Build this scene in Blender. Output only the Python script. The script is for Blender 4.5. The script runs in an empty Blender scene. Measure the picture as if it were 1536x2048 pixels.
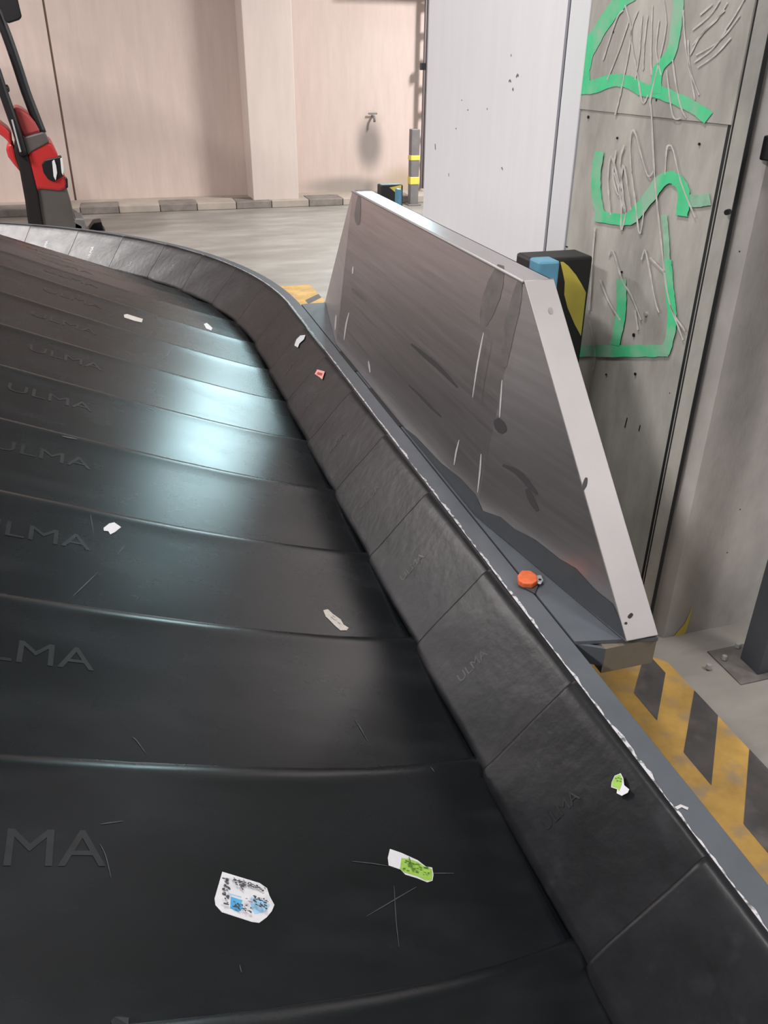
import bpy, bmesh, math, random
from mathutils import Vector as V
random.seed(4)
scene = bpy.context.scene
col = scene.collection

# ------------------------------------------------------------------ camera
F_PX, PITCH, CAM_H, ROLL = 1632.0, math.radians(28.9), 1.5, math.radians(0.6)
cam_d = bpy.data.cameras.new('camera')
cam_d.sensor_fit = 'HORIZONTAL'; cam_d.sensor_width = 36.0
cam_d.lens = 36.0 * F_PX / 1536.0
cam_d.clip_start = 0.02; cam_d.clip_end = 200
cam = bpy.data.objects.new('camera', cam_d); col.objects.link(cam)
FW = V((0, math.cos(PITCH), -math.sin(PITCH))); DN = V((0, -math.sin(PITCH), -math.cos(PITCH))); RT = V((1, 0, 0))
_c, _s = math.cos(ROLL), math.sin(ROLL)
cam_right = RT * _c - DN * _s
cam_down = RT * _s + DN * _c
from mathutils import Matrix
m = Matrix((cam_right, -cam_down, -FW)).transposed().to_4x4()
m.translation = V((0, 0, CAM_H))
cam.matrix_world = m
scene.camera = cam
CAM = V((0, 0, CAM_H))

# ------------------------------------------------------------------ world, exposure
w = bpy.data.worlds.new('hall_ambient'); scene.world = w; w.use_nodes = True
bg = w.node_tree.nodes['Background']
bg.inputs[0].default_value = (1.0, 0.97, 0.98, 1); bg.inputs[1].default_value = 0.36
vs = scene.view_settings
vs.view_transform = 'Standard'; vs.look = 'None'; vs.gamma = 1.0; vs.use_curve_mapping = False
vs.exposure = 0.0

# plan axes: D runs along the straight side of the carousel, N points out of it
D = V((-.29333111, .95601091, 0)); N = V((.95601091, .29333111, 0)); Z = V((0, 0, 1))
def L(s, o, z=0.0): return D * s + N * o + Z * z
def ray(u, v):
    return (cam_right * ((u - 768) / F_PX) + cam_down * ((v - 1024) / F_PX) + FW)
def on_off(u, v, o):          # a point of the photograph on the plane off = o
    r = ray(u, v); return CAM + r * (o / r.dot(N))
def on_s(u, v, s):
    r = ray(u, v); return CAM + r * (s / r.dot(D))
def on_z(u, v, z):
    r = ray(u, v); return CAM + r * ((z - CAM_H) / r.z)
def on_y(u, v, y):
    r = ray(u, v); return CAM + r * (y / r.y)

# ------------------------------------------------------------------ area lights sit in luminaires
CEIL = 4.2
LUM = [  # s, off, z, length along D, width, watts, colour, label
    (-0.7, 2.9, 4.05, 1.5, .5, 85, (1, .97, .97), 'linear ceiling luminaire behind the camera beside the columns'),
    (1.7, 0.0, 4.05, 1.5, .5, 65, (1, .97, .97), 'added ceiling luminaire above the near slats, brightening the grey column'),  # unseen lamp, added to lift the shade low on the grey column
    (6.8, 4.9, 4.05, 1.5, .5, 560, (1, .97, .95), 'linear ceiling luminaire in the bay behind the white column'),
    (-1.2, -3.6, 4.05, 1.5, .5, 370, (1, .97, .97), 'added ceiling luminaire behind the camera at the left, lighting the columns'),  # unseen lamp, added to light the column faces from the front
    (7.2, -4.0, 4.05, 1.5, .5, 430, (1, .95, .93), 'linear ceiling luminaire above the red forklift'),
]

# ------------------------------------------------------------------ materials
MATS = {}
def mat(name, base, rough=.6, metal=0.0, noise=0.0, scale=8.0, stretch=(1, 1, 1), bump=0.0, bscale=60.0,
        dark=None, spec=.5, rvar=0.0, emit=None, patch=None):
    mt = bpy.data.materials.new(name); mt.use_nodes = True
    nt = mt.node_tree; b = nt.nodes['Principled BSDF']
    b.inputs['Base Color'].default_value = (*base, 1); b.inputs['Roughness'].default_value = rough
    b.inputs['Metallic'].default_value = metal; b.inputs['Specular IOR Level'].default_value = spec
    if emit:
        b.inputs['Emission Color'].default_value = (*emit[0], 1); b.inputs['Emission Strength'].default_value = emit[1]
    geo = nt.nodes.new('ShaderNodeNewGeometry')
    mp = nt.nodes.new('ShaderNodeMapping'); mp.vector_type = 'POINT'
    mp.inputs['Rotation'].default_value = (0, 0, -math.radians(17.06))
    mp.inputs['Scale'].default_value = stretch
    # rotate world so that x = N, y = D, then scale
    vr = nt.nodes.new('ShaderNodeVectorRotate'); vr.rotation_type = 'Z_AXIS'; vr.inputs['Angle'].default_value = -math.radians(17.06)
    nt.links.new(geo.outputs['Position'], vr.inputs['Vector'])
    mp.inputs['Rotation'].default_value = (0, 0, 0)
    nt.links.new(vr.outputs['Vector'], mp.inputs['Vector'])
    if noise > 0:
        nz = nt.nodes.new('ShaderNodeTexNoise'); nz.inputs['Scale'].default_value = scale; nz.inputs['Detail'].default_value = 6
        nz.inputs['Roughness'].default_value = .62
        nt.links.new(mp.outputs['Vector'], nz.inputs['Vector'])
        rp = nt.nodes.new('ShaderNodeValToRGB')
        rp.color_ramp.elements[0].position = .3; rp.color_ramp.elements[1].position = .7
        lo = dark if dark else tuple(c * (1 - noise) for c in base)
        hi = tuple(min(1, c * (1 + noise * .6)) for c in base)
        rp.color_ramp.elements[0].color = (*lo, 1); rp.color_ramp.elements[1].color = (*hi, 1)
        nt.links.new(nz.outputs['Fac'], rp.inputs['Fac']); nt.links.new(rp.outputs['Color'], b.inputs['Base Color'])
        if rvar:
            mr = nt.nodes.new('ShaderNodeMapRange'); mr.inputs['To Min'].default_value = rough - rvar; mr.inputs['To Max'].default_value = rough + rvar
            nt.links.new(nz.outputs['Fac'], mr.inputs['Value']); nt.links.new(mr.outputs['Result'], b.inputs['Roughness'])
    if bump > 0:
        n2 = nt.nodes.new('ShaderNodeTexNoise'); n2.inputs['Scale'].default_value = bscale; n2.inputs['Detail'].default_value = 5
        nt.links.new(mp.outputs['Vector'], n2.inputs['Vector'])
        bp = nt.nodes.new('ShaderNodeBump'); bp.inputs['Strength'].default_value = bump; bp.inputs['Distance'].default_value = .01
        nt.links.new(n2.outputs['Fac'], bp.inputs['Height']); nt.links.new(bp.outputs['Normal'], b.inputs['Normal'])
    MATS[name] = mt
    return mt
def overlay(mt, colour, scale, lo, hi, stretch=(1, 1, 1), detail=4, fac=1.0, kind='noise'):
    """wear, pits or scratches: a second colour where a fine texture passes a threshold"""
    nt = mt.node_tree; b = nt.nodes['Principled BSDF']
    geo = nt.nodes.new('ShaderNodeNewGeometry')
    vr = nt.nodes.new('ShaderNodeVectorRotate'); vr.rotation_type = 'Z_AXIS'; vr.inputs['Angle'].default_value = -math.radians(17.06)
    nt.links.new(geo.outputs['Position'], vr.inputs['Vector'])
    mp = nt.nodes.new('ShaderNodeMapping'); mp.inputs['Scale'].default_value = stretch
    nt.links.new(vr.outputs['Vector'], mp.inputs['Vector'])
    if kind == 'noise':
        t = nt.nodes.new('ShaderNodeTexNoise'); t.inputs['Detail'].default_value = detail; o = t.outputs['Fac']
    else:
        t = nt.nodes.new('ShaderNodeTexVoronoi'); o = t.outputs['Distance']
    t.inputs['Scale'].default_value = scale
    nt.links.new(mp.outputs['Vector'], t.inputs['Vector'])
    mr = nt.nodes.new('ShaderNodeMapRange'); mr.inputs['From Min'].default_value = lo; mr.inputs['From Max'].default_value = hi
    mr.inputs['To Min'].default_value = 0; mr.inputs['To Max'].default_value = fac
    nt.links.new(o, mr.inputs['Value'])
    mx = nt.nodes.new('ShaderNodeMix'); mx.data_type = 'RGBA'
    nt.links.new(mr.outputs['Result'], mx.inputs[0])
    src = b.inputs['Base Color']
    if src.is_linked: nt.links.new(src.links[0].from_socket, mx.inputs[6])
    else: mx.inputs[6].default_value = src.default_value
    mx.inputs[7].default_value = (*colour, 1)
    nt.links.new(mx.outputs[2], b.inputs['Base Color'])
    return mt
def stain(mt, centre, radii, colour, fac, power=1.0):
    """a stain with its own place and shape on a wall"""
    nt = mt.node_tree; b = nt.nodes['Principled BSDF']
    geo = nt.nodes.new('ShaderNodeNewGeometry')
    sb = nt.nodes.new('ShaderNodeVectorMath'); sb.operation = 'SUBTRACT'; sb.inputs[1].default_value = centre
    nt.links.new(geo.outputs['Position'], sb.inputs[0])
    vr = nt.nodes.new('ShaderNodeVectorRotate'); vr.rotation_type = 'Z_AXIS'; vr.inputs['Angle'].default_value = -math.radians(17.06)
    nt.links.new(sb.outputs[0], vr.inputs['Vector'])
    dv = nt.nodes.new('ShaderNodeVectorMath'); dv.operation = 'DIVIDE'; dv.inputs[1].default_value = radii
    nt.links.new(vr.outputs['Vector'], dv.inputs[0])
    ln = nt.nodes.new('ShaderNodeVectorMath'); ln.operation = 'LENGTH'; nt.links.new(dv.outputs[0], ln.inputs[0])
    mr = nt.nodes.new('ShaderNodeMapRange'); mr.interpolation_type = 'SMOOTHSTEP'
    mr.inputs['From Min'].default_value = .25; mr.inputs['From Max'].default_value = 1.0
    mr.inputs['To Min'].default_value = fac; mr.inputs['To Max'].default_value = 0
    nt.links.new(ln.outputs['Value'], mr.inputs['Value'])
    mx = nt.nodes.new('ShaderNodeMix'); mx.data_type = 'RGBA'; nt.links.new(mr.outputs['Result'], mx.inputs[0])
    src = b.inputs['Base Color']
    if src.is_linked: nt.links.new(src.links[0].from_socket, mx.inputs[6])
    else: mx.inputs[6].default_value = src.default_value
    mx.inputs[7].default_value = (*colour, 1)
    nt.links.new(mx.outputs[2], b.inputs['Base Color'])

mat('rubber', (.0062, .0078, .0092), rough=.27, noise=.35, scale=5, stretch=(.8, 1.4, 1), rvar=.04, spec=.30)
overlay(MATS['rubber'], (.03, .033, .036), 7, .50, .85, stretch=(.5, 1.6, 1), detail=2, fac=.3)
mat('bumper_rubber', (.0082, .0085, .0102), rough=.38, noise=.4, scale=9, bump=.10, bscale=30, rvar=.06, spec=.3)
MATS['bumper_rubber'].node_tree.nodes['Principled BSDF'].inputs['Sheen Weight'].default_value = .0
overlay(MATS['bumper_rubber'], (.05, .05, .056), 12, .58, .8, fac=.35)
mat('rubber_letter', (.0105, .0120, .0135), rough=.33, noise=.5, scale=40)
mat('rim_paint', (.085, .095, .108), rough=.45, noise=.12, scale=12, bump=.02)
mat('worn_edge', (.12, .12, .125), rough=.5, noise=.3, scale=30)
overlay(MATS['worn_edge'], (.50, .495, .51), 90, .36, .50, fac=1.0)
mat('joint_fill', (.24, .18, .15), rough=.9)
mat('dark_gap', (.008, .008, .009), rough=.7)
mat('stainless', (.60, .57, .57), rough=.38, metal=1.0, noise=.10, scale=9, stretch=(1, .25, 9), bump=.03, bscale=60, rvar=.04)
mat('stainless_edge', (.40, .378, .372), rough=.55, metal=.55, noise=.06, scale=6)
mat('band_dark', (.045, .05, .056), rough=.5, noise=.1, scale=20)
mat('scuff', (.04, .037, .04), rough=.6)
mat('smear_reflection', (.26, .24, .235), rough=.45, metal=.7, noise=.2, scale=30)
mat('scratch', (.75, .73, .73), rough=.4, metal=.5)
mat('beige_paint', (.16, .135, .10), rough=.55, noise=.15, scale=14)
mat('wall_paint', (.61, .495, .45), rough=.8, noise=.07, scale=5, stretch=(2.5, 2.5, .4), bump=.08, bscale=40)
mat('pilaster_paint', (.62, .53, .485), rough=.8, noise=.06, scale=5, stretch=(2.5, 2.5, .4))
mat('white_paint', (.78, .77, .79), rough=.6, noise=.03, scale=6, stretch=(3, 3, .3), bump=.05, bscale=50)
overlay(MATS['white_paint'], (.45, .44, .45), 26, .76, .84, fac=.5)
mat('concrete', (.40, .385, .345), rough=.85, noise=.34, scale=4, stretch=(1.5, 1.5, .6), bump=.12, bscale=60)
overlay(MATS['concrete'], (.03, .028, .026), 9, .022, .014, kind='voronoi', fac=1)
overlay(MATS['concrete'], (.6, .59, .57), 10, .62, .8, stretch=(1, 1, .4), fac=.35)
mat('concrete_right', (.44, .415, .39), rough=.85, noise=.35, scale=3.2, stretch=(1.2, 1.2, .6), bump=.14, bscale=50)
overlay(MATS['concrete_right'], (.03, .028, .026), 11, .03, .02, kind='voronoi', fac=1)
mat('floor_concrete', (.27, .25, .225), rough=.42, noise=.28, scale=2.4, stretch=(.7, 1.4, 1), bump=.05, bscale=40, rvar=.08)
overlay(MATS['floor_concrete'], (.42, .41, .375), 3, .5, .75, stretch=(.5, 1.6, 1), fac=.5)
overlay(MATS['floor_concrete'], (.15, .14, .13), 7, .62, .75, stretch=(.35, 1.6, 1), fac=.4)
mat('floor_yellow', (.50, .30, .075), rough=.6, noise=.3, scale=9, bump=.05)
overlay(MATS['floor_yellow'], (.28, .22, .16), 14, .52, .7, fac=.8)
mat('floor_black', (.075, .068, .066), rough=.6, noise=.35, scale=10)
overlay(MATS['floor_black'], (.2, .18, .17), 8, .55, .75, fac=.6)
mat('kerb_beige', (.40, .35, .30), rough=.8, noise=.15, scale=6)
mat('kerb_dark', (.22, .195, .175), rough=.8, noise=.3, scale=9)
mat('post_paint', (.055, .06, .07), rough=.45, noise=.1, scale=10)
mat('plate_dirty', (.15, .135, .125), rough=.7, noise=.4, scale=14)
mat('post_grey', (.16, .155, .155), rough=.5, noise=.2, scale=10)
mat('black', (.006, .0055, .007), rough=.45, spec=.35)
mat('pad_black', (.016, .014, .015), rough=.55, noise=.2, scale=20)
mat('yellow', (.72, .58, .10), rough=.55, noise=.12, scale=14)
mat('blue', (.10, .28, .40), rough=.45, noise=.15, scale=12)
mat('red', (.45, .022, .022), rough=.35, noise=.1, scale=5)
mat('red_matte', (.33, .045, .045), rough=.5)
mat('truck_grey', (.075, .068, .062), rough=.55, noise=.2, scale=6)
mat('truck_dark', (.010, .008, .008), rough=.5, spec=.3)
mat('lens', (.7, .72, .72), rough=.2)
mat('orange', (.62, .12, .035), rough=.45, noise=.2, scale=90)
mat('light_metal', (.55, .55, .55), rough=.4, metal=.6)
mat('green_spray', (.07, .56, .25), rough=.75, noise=.12, scale=20)
overlay(MATS['green_spray'], (.32, .44, .35), 9, .48, .66, fac=.75)
mat('green_thin', (.26, .46, .32), rough=.8, noise=.2, scale=30)
mat('chalk', (.50, .485, .45), rough=.9, noise=.25, scale=40)
mat('paper', (.60, .60, .62), rough=.55, noise=.06, scale=80)
mat('paper_cream', (.50, .46, .42), rough=.6, noise=.15, scale=120)
mat('paper_green', (.27, .46, .07), rough=.55, noise=.15, scale=120)
mat('paper_pink', (.75, .33, .27), rough=.55)
mat('ink', (.05, .05, .06), rough=.6)
mat('ink_grey', (.25, .25, .28), rough=.6)
mat('ink_blue', (.06, .34, .62), rough=.5)
mat('ink_lightblue', (.30, .52, .72), rough=.5)
mat('ink_darkgreen', (.07, .17, .02), rough=.6)
mat('ceiling_paint', (.25, .24, .235), rough=.9, noise=.1, scale=2)
mat('housing', (.6, .6, .6), rough=.5)
mat('diffuser', (.9, .9, .9), rough=.5, emit=((1, .97, .95), 7.0))
mat('diffuser_cool', (.9, .9, .9), rough=.5, emit=((.62, .93, 1.0), 28.0))
mat('cable_metal', (.16, .14, .145), rough=.55, metal=.3)

# ------------------------------------------------------------------ mesh helpers
def link(name, verts, faces, material, parent=None, smooth=False, bevel=0.0, auto=None):
    xs = [v[0] for v in verts]; ys = [v[1] for v in verts]; zs = [v[2] for v in verts]
    org = V(((min(xs) + max(xs)) / 2, (min(ys) + max(ys)) / 2, min(zs)))
    me = bpy.data.meshes.new(name)
    me.from_pydata([tuple(V(v) - org) for v in verts], [], faces)
    bm = bmesh.new(); bm.from_mesh(me)
    if bevel > 0:
        bmesh.ops.bevel(bm, geom=[e for e in bm.edges if len(e.link_faces) == 2 and e.calc_face_angle(0) > .5],
                        offset=bevel, segments=2, affect='EDGES', profile=.5, clamp_overlap=True)
    bmesh.ops.recalc_face_normals(bm, faces=bm.faces)
    bm.to_mesh(me); bm.free()
    if smooth:
        for p in me.polygons: p.use_smooth = True
        if auto: me.set_sharp_from_angle(angle=math.radians(auto))
    me.materials.append(MATS[material])
    o = bpy.data.objects.new(name, me); col.objects.link(o)
    if parent:
        o.parent = parent; o.location = org - WORLD_LOC[parent.name]
    else:
        o.location = org
    WORLD_LOC[o.name] = org
    return o
WORLD_LOC = {}
def empty(name, loc):
    o = bpy.data.objects.new(name, None); col.objects.link(o); o.location = loc; o.empty_display_size = .1
    WORLD_LOC[o.name] = V(loc); return o
def tag(o, label, cat, group=None):
    o['label'] = label; o['category'] = cat
    if group: o['group'] = group
    return o
def struct(o, label=None, cat=None):
    o['kind'] = 'structure'
    if label: o['label'] = label; o['category'] = cat
    return o
def prism(base, top):
    """closed solid between two matching loops"""
    n = len(base); v = list(base) + list(top)
    f = [tuple(range(n))[::-1], tuple(range(n, 2 * n))] + [(i, (i + 1) % n, n + (i + 1) % n, n + i) for i in range(n)]
    return v, f
def boxL(s0, s1, o0, o1, z0, z1):
    return prism([L(s0, o0, z0), L(s0, o1, z0), L(s1, o1, z0), L(s1, o0, z0)],
                 [L(s0, o0, z1), L(s0, o1, z1), L(s1, o1, z1), L(s1, o0, z1)])
def planL(pts, z0, z1):
    return prism([L(s, o, z0) for s, o in pts], [L(s, o, z1) for s, o in pts])
def slab(pts, vec):
    return prism(pts, [p + vec for p in pts])
def tube(pts, r, seg=10):
    v, f = [], []
    rings = len(pts)
    for i, p in enumerate(pts):
        a = pts[max(0, i - 1)]; b = pts[min(rings - 1, i + 1)]
        t = (b - a).normalized()
        x = t.cross(Z if abs(t.z) < .9 else V((1, 0, 0))).normalized(); y = t.cross(x)
        rr = r[i] if isinstance(r, (list, tuple)) else r
        for k in range(seg):
            an = 2 * math.pi * k / seg
            v.append(p + x * math.cos(an) * rr + y * math.sin(an) * rr)
    for i in range(rings - 1):
        for k in range(seg):
            f.append((i * seg + k, i * seg + (k + 1) % seg, (i + 1) * seg + (k + 1) % seg, (i + 1) * seg + k))
    f.append(tuple(range(seg))[::-1]); f.append(tuple(range((rings - 1) * seg, rings * seg)))
    return v, f
def merge(*vf):
    v, f = [], []
    for a, b in vf:
        n = len(v); v += list(a); f += [tuple(i + n for i in q) for q in b]
    return v, f
def ribbon(pts, width, normal, thick, jitter=0.0):
    """a flat painted stroke lying on a face: polyline with width"""
    a, b = [], []
    for i, p in enumerate(pts):
        t = (pts[min(len(pts) - 1, i + 1)] - pts[max(0, i - 1)]).normalized()
        sd = t.cross(normal).normalized()
        wd = (width[i] if isinstance(width, (list, tuple)) else width) * (1 + random.uniform(-jitter, jitter))
        a.append(p + sd * wd / 2); b.append(p - sd * wd / 2)
    n = len(pts); v = [q + normal * thick for q in a] + [q + normal * thick for q in b]
    f = [(i, i + 1, n + i + 1, n + i) for i in range(n - 1)]
    return v, f
def smooth_path(pts, sub=5):
    out = []
    for i in range(len(pts) - 1):
        p0 = pts[max(0, i - 1)]; p1 = pts[i]; p2 = pts[i + 1]; p3 = pts[min(len(pts) - 1, i + 2)]
        for k in range(sub):
            t = k / sub
            out.append(.5 * ((2 * p1) + (p2 - p0) * t + (2 * p0 - 5 * p1 + 4 * p2 - p3) * t * t + (3 * p1 - p0 - 3 * p2 + p3) * t ** 3))
    out.append(pts[-1]); return out

# ------------------------------------------------------------------ the hall
floor = struct(link('floor', *boxL(-6, 16, -9, 9, -.2, 0), 'floor_concrete'), 'worn grey concrete hall floor', 'floor')
struct(link('ceiling', *boxL(-6, 16, -9, 9, CEIL, CEIL + .2), 'ceiling_paint'), 'concrete ceiling of the hall', 'ceiling')

# floor markings (children of the floor): yellow band with slanted black blocks beside the carousel
link('yellow_band', *slab([L(.2, 1.04), L(.2, 1.322), L(1.40, 1.322), L(1.52, 1.322), L(1.56, 1.29), L(6.2, 1.29), L(6.2, 1.04)], Z * .0012), 'floor_yellow', floor)
for k in range(-4, 21):
    a = 1.207 + .227 * k
    if a - .111 < .3 : continue
    o1 = 1.322 if a < 1.25 else 1.288
    sh = .19 * (o1 - 1.157) / .165
    link('black_stripe', *[[p + Z * .0022 for p in (L(a - .111, 1.157), L(a, 1.157), L(a + sh, o1), L(a - .103 + sh, o1))], [(0, 1, 2, 3)]], 'floor_black', floor)

# far wall in panels, on a kerb
WS = 10.55
stain(MATS['wall_paint'], on_s(739, 290, WS), (.24, .3, .42), (.20, .18, .17), .85)
stain(MATS['wall_paint'], on_s(690, 372, WS), (.75, .3, .16), (.25, .23, .21), .7)
stain(MATS['wall_paint'], on_s(800, 370, WS), (.35, .3, .3), (.38, .30, .20), .7)
wall = empty('wall_back', L(WS, 0, 0)); struct(wall, 'pinkish painted far wall with a vertical panel joint', 'wall')
jo = on_s(122, 220, WS).dot(N)
edges = [-8.9, -4.2, jo, 2.0, 8.9]
for a, b in zip(edges, edges[1:]):
    link('wall_panel', *boxL(WS, WS + .2, a + .012, b - .012, 0, CEIL), 'wall_paint', wall)
link('joint_backing', *boxL(WS + .015, WS + .22, -8.9, 8.9, 0, CEIL), 'joint_fill', wall)
p0 = on_s(501, 300, 10.05).dot(N); p1 = on_s(594, 300, 10.05).dot(N)
struct(link('trim_1', *boxL(10.05, WS, p0, p1, .06, CEIL), 'pilaster_paint', bevel=.008), 'square pilaster standing out of the far wall', 'pilaster')
kerb = empty('kerb', L(10, 0, 0)); tag(kerb, 'low kerb of alternating beige and dark stones along the far wall', 'kerb')
kx = on_s(160, 418, 9.95).dot(N); kp = (on_s(320, 412, 9.95).dot(N) - kx)
for k in range(-7, 8):
    for j, mm in ((0, 'kerb_dark'), (1, 'kerb_beige')):
        a = kx + kp * (k + .48 * j); b = a + kp * (.48 if j == 0 else .52)
        if b > 4.6: continue
        link('kerb_stone', *boxL(9.95, 10.3, a + .004, b - .004, 0, .078), mm, kerb, bevel=.008)
link('kerb_bed', *boxL(10.0, WS - .002, -8, 5, 0, .07), 'kerb_beige', kerb)
# tap on the far wall above its stain
tp = on_s(744, 232, WS)
tap = empty('wall_tap', tp); tag(tap, 'small dark water tap on the far wall above a grey stain', 'tap')
link('pipe', *tube([tp, tp - D * .05, tp - D * .09, tp - D * .11 - Z * .03, tp - D * .11 - Z * .06], .014, 8), 'post_grey', tap, smooth=True)
link('handle', *tube([tp - D * .05 - N * .06 + Z * .03, tp - D * .05 + N * .05 + Z * .03], .010, 8), 'post_grey', tap)

# bollard and vertical cable ladder close to the far wall
bp = L(9.80, on_s(826, 395, 9.80).dot(N))
bo = empty('bollard', bp); tag(bo, 'grey post with two yellow bands in front of the far wall', 'bollard')
so = (9.80, bp.dot(N))
def bpart(name, z0, z1, hw, m_):
    return link(name, *boxL(so[0] - hw, so[0] + hw, so[1] - hw, so[1] + hw, z0, z1), m_, bo, bevel=.006)
zt = on_s(826, 258, 9.80).z
bpart('post', 0, zt, .05, 'post_grey')
for y0, y1 in ((310, 320), (353, 368)):
    bpart('yellow_band', on_s(826, y1, 9.8).z, on_s(826, y0, 9.8).z, .056, 'yellow')
bpart('base_plate', 0, .015, .08, 'post_grey')
LS = 10.40
lp = L(LS, on_s(845, 380, LS).dot(N) + .02)
ld = empty('cable_ladder', lp); tag(ld, 'vertical dark metal cable ladder beside the white column', 'cable ladder')
lo_ = lp.dot(N)
for dx in (-.045, -.015):
    link('rail', *boxL(LS - .02, LS + .02, lo_ + dx - .009, lo_ + dx + .009, .1, CEIL), 'cable_metal', ld)
for k in range(14):
    z = .2 + k * .27
    link('bracket', *boxL(LS - .01, LS + .01, lo_ - .02, lo_ + .05, z, z + .07), 'cable_metal', ld)
link('clamp', *boxL(LS - .06, LS, lo_ - .10, lo_ - .05, on_s(838, 140, LS).z, on_s(838, 126, LS).z), 'black', ld)

# columns on the right
GO, WO = 1.30, 1.25
gs0, gs1 = 1.67, 2.43
grey = empty('concrete_column', L(2.0, 1.6, 0)); struct(grey, 'bare grey concrete column with green spray-painted marks', 'column')
zj = on_off(1200, 222, GO).z
link('shaft', *planL([(gs0, GO), (gs1, GO), (gs1, 2.4), (gs0, 2.4)], 0, zj), 'concrete', grey)
link('shaft', *planL([(gs0, GO - .003), (gs1, GO - .003), (gs1, 2.4), (gs0, 2.4)], zj, CEIL), 'concrete', grey)
link('corner_strip', *planL([(gs0 - .004, GO + .002), (gs0 - .028, GO + .024), (gs0 - .02, GO + .04), (gs0 + .004, GO + .012)], 0, CEIL), 'concrete', grey, bevel=.002)
for q in ([(gs0 - .002, GO + .003), (gs0 + .003, GO - .0008), (gs0 + .012, GO - .0008), (gs0 + .012, GO + .01)], [(gs0 - .030, GO + .022), (gs0 - .030, GO + .03), (gs0 - .01, GO + .05), (gs0 - .01, GO + .03)]):
    link('corner_joint', *planL(q, 0, CEIL), 'dark_gap', grey)
white = empty('white_column', L(3.0, 1.5, 0)); struct(white, 'white painted column behind the steel deflector', 'column')
s_end = on_off(850, 300, WO).dot(D); s_near = on_off(1088, 500, WO).dot(D)
link('shaft', *planL([(s_near, WO), (s_end, WO), (s_end, 2.3), (s_near, 2.3)], 0, CEIL), 'white_paint', white)
link('chamfer', *planL([(s_near - .006, WO + .002), (s_near - .044, WO + .045), (s_near - .03, WO + .07), (s_near - .006, WO + .07)], 0, CEIL), 'white_paint', white, bevel=.003)
for q in ([(s_near - .005, WO + .0015), (s_near + .001, WO - .0008), (s_near + .004, WO - .0008), (s_near + .004, WO + .02)], [(s_near - .0425, WO + .0475), (s_near - .047, WO + .05), (s_near - .047, WO + .054), (s_near - .04, WO + .054)]):
    link('corner_joint', *planL(q, 0, CEIL), 'ink_grey', white)
struct(link('wall_right', *planL([(1.625, 1.375), (1.66, 1.345), (1.9, 1.345), (1.9, 3.6), (1.625, 3.6)], 0, CEIL), 'concrete_right'), 'scuffed grey concrete wall at the right of the column', 'wall')

# spray paint and chalk on the grey column
def onG(p): return on_off(p[0], p[1], GO if p[1] > 222 else GO - .003)
def flat_stroke(px, wpx, fn, jit, taper=False):
    """a stroke of even breadth as sprayed: both borders lie on the face"""
    pts = smooth_path([V((u, v, 0)) for u, v in px], 6)
    a_, b_ = [], []
    for i, p in enumerate(pts):
        t = (pts[min(len(pts) - 1, i + 1)] - pts[max(0, i - 1)]).normalized(); sd = V((-t.y, t.x, 0))
        wd = wpx * (1 + random.uniform(-jit, jit)) / 2
        if taper: wd *= .3 + .7 * math.sin(math.pi * (i + .6) / (len(pts) + .2))
        a_.append(fn(*(p + sd * wd).to_2d())); b_.append(fn(*(p - sd * wd).to_2d()))
    n = len(pts)
    return a_ + b_, [(i, i + 1, n + i + 1, n + i) for i in range(n - 1)]
def stroke(name, px, wpx, m_, thick=.0015, jit=.08):
    return link(name, *flat_stroke(px, wpx, lambda u, v: on_off(u, v, GO - .003 - thick), jit), m_, grey)
stroke('green_mark', [(1266, -12), (1237, 8), (1204, 53), (1178, 97), (1167, 133), (1166, 176)], 27, 'green_spray')
stroke('green_mark', [(1155, 175), (1184, 174), (1224, 161), (1257, 164), (1287, 180), (1317, 184), (1357, 200), (1391, 217), (1417, 236)], 26, 'green_spray', .0018)
stroke('green_mark', [(1358, -10), (1351, 60), (1341, 107), (1316, 140), (1312, 187)], 21, 'green_spray', .0021)
stroke('green_mark', [(1199, 303), (1192, 350), (1194, 400), (1203, 437)], 19, 'green_spray', .0015)
stroke('green_mark', [(1190, 430), (1224, 437), (1257, 438), (1277, 420), (1301, 390), (1322, 362), (1344, 355), (1364, 373), (1367, 400), (1363, 432)], 24, 'green_spray', .0018)
stroke('green_mark', [(1368, 400), (1395, 402), (1420, 398)], 24, 'green_thin', .0013)
stroke('green_mark', [(1155, 702), (1224, 702), (1291, 702), (1336, 701)], 24, 'green_spray', .0015)
stroke('green_mark', [(1330, 708), (1341, 667), (1344, 633), (1341, 600), (1337, 560), (1334, 520)], 18, 'green_spray', .0018)
stroke('green_mark', [(1229, 690), (1238, 650), (1243, 607), (1242, 558)], 19, 'green_spray', .0021)
stroke('green_mark', [(1334, 525), (1332, 470), (1328, 430)], 12, 'green_thin', .0012)
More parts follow.
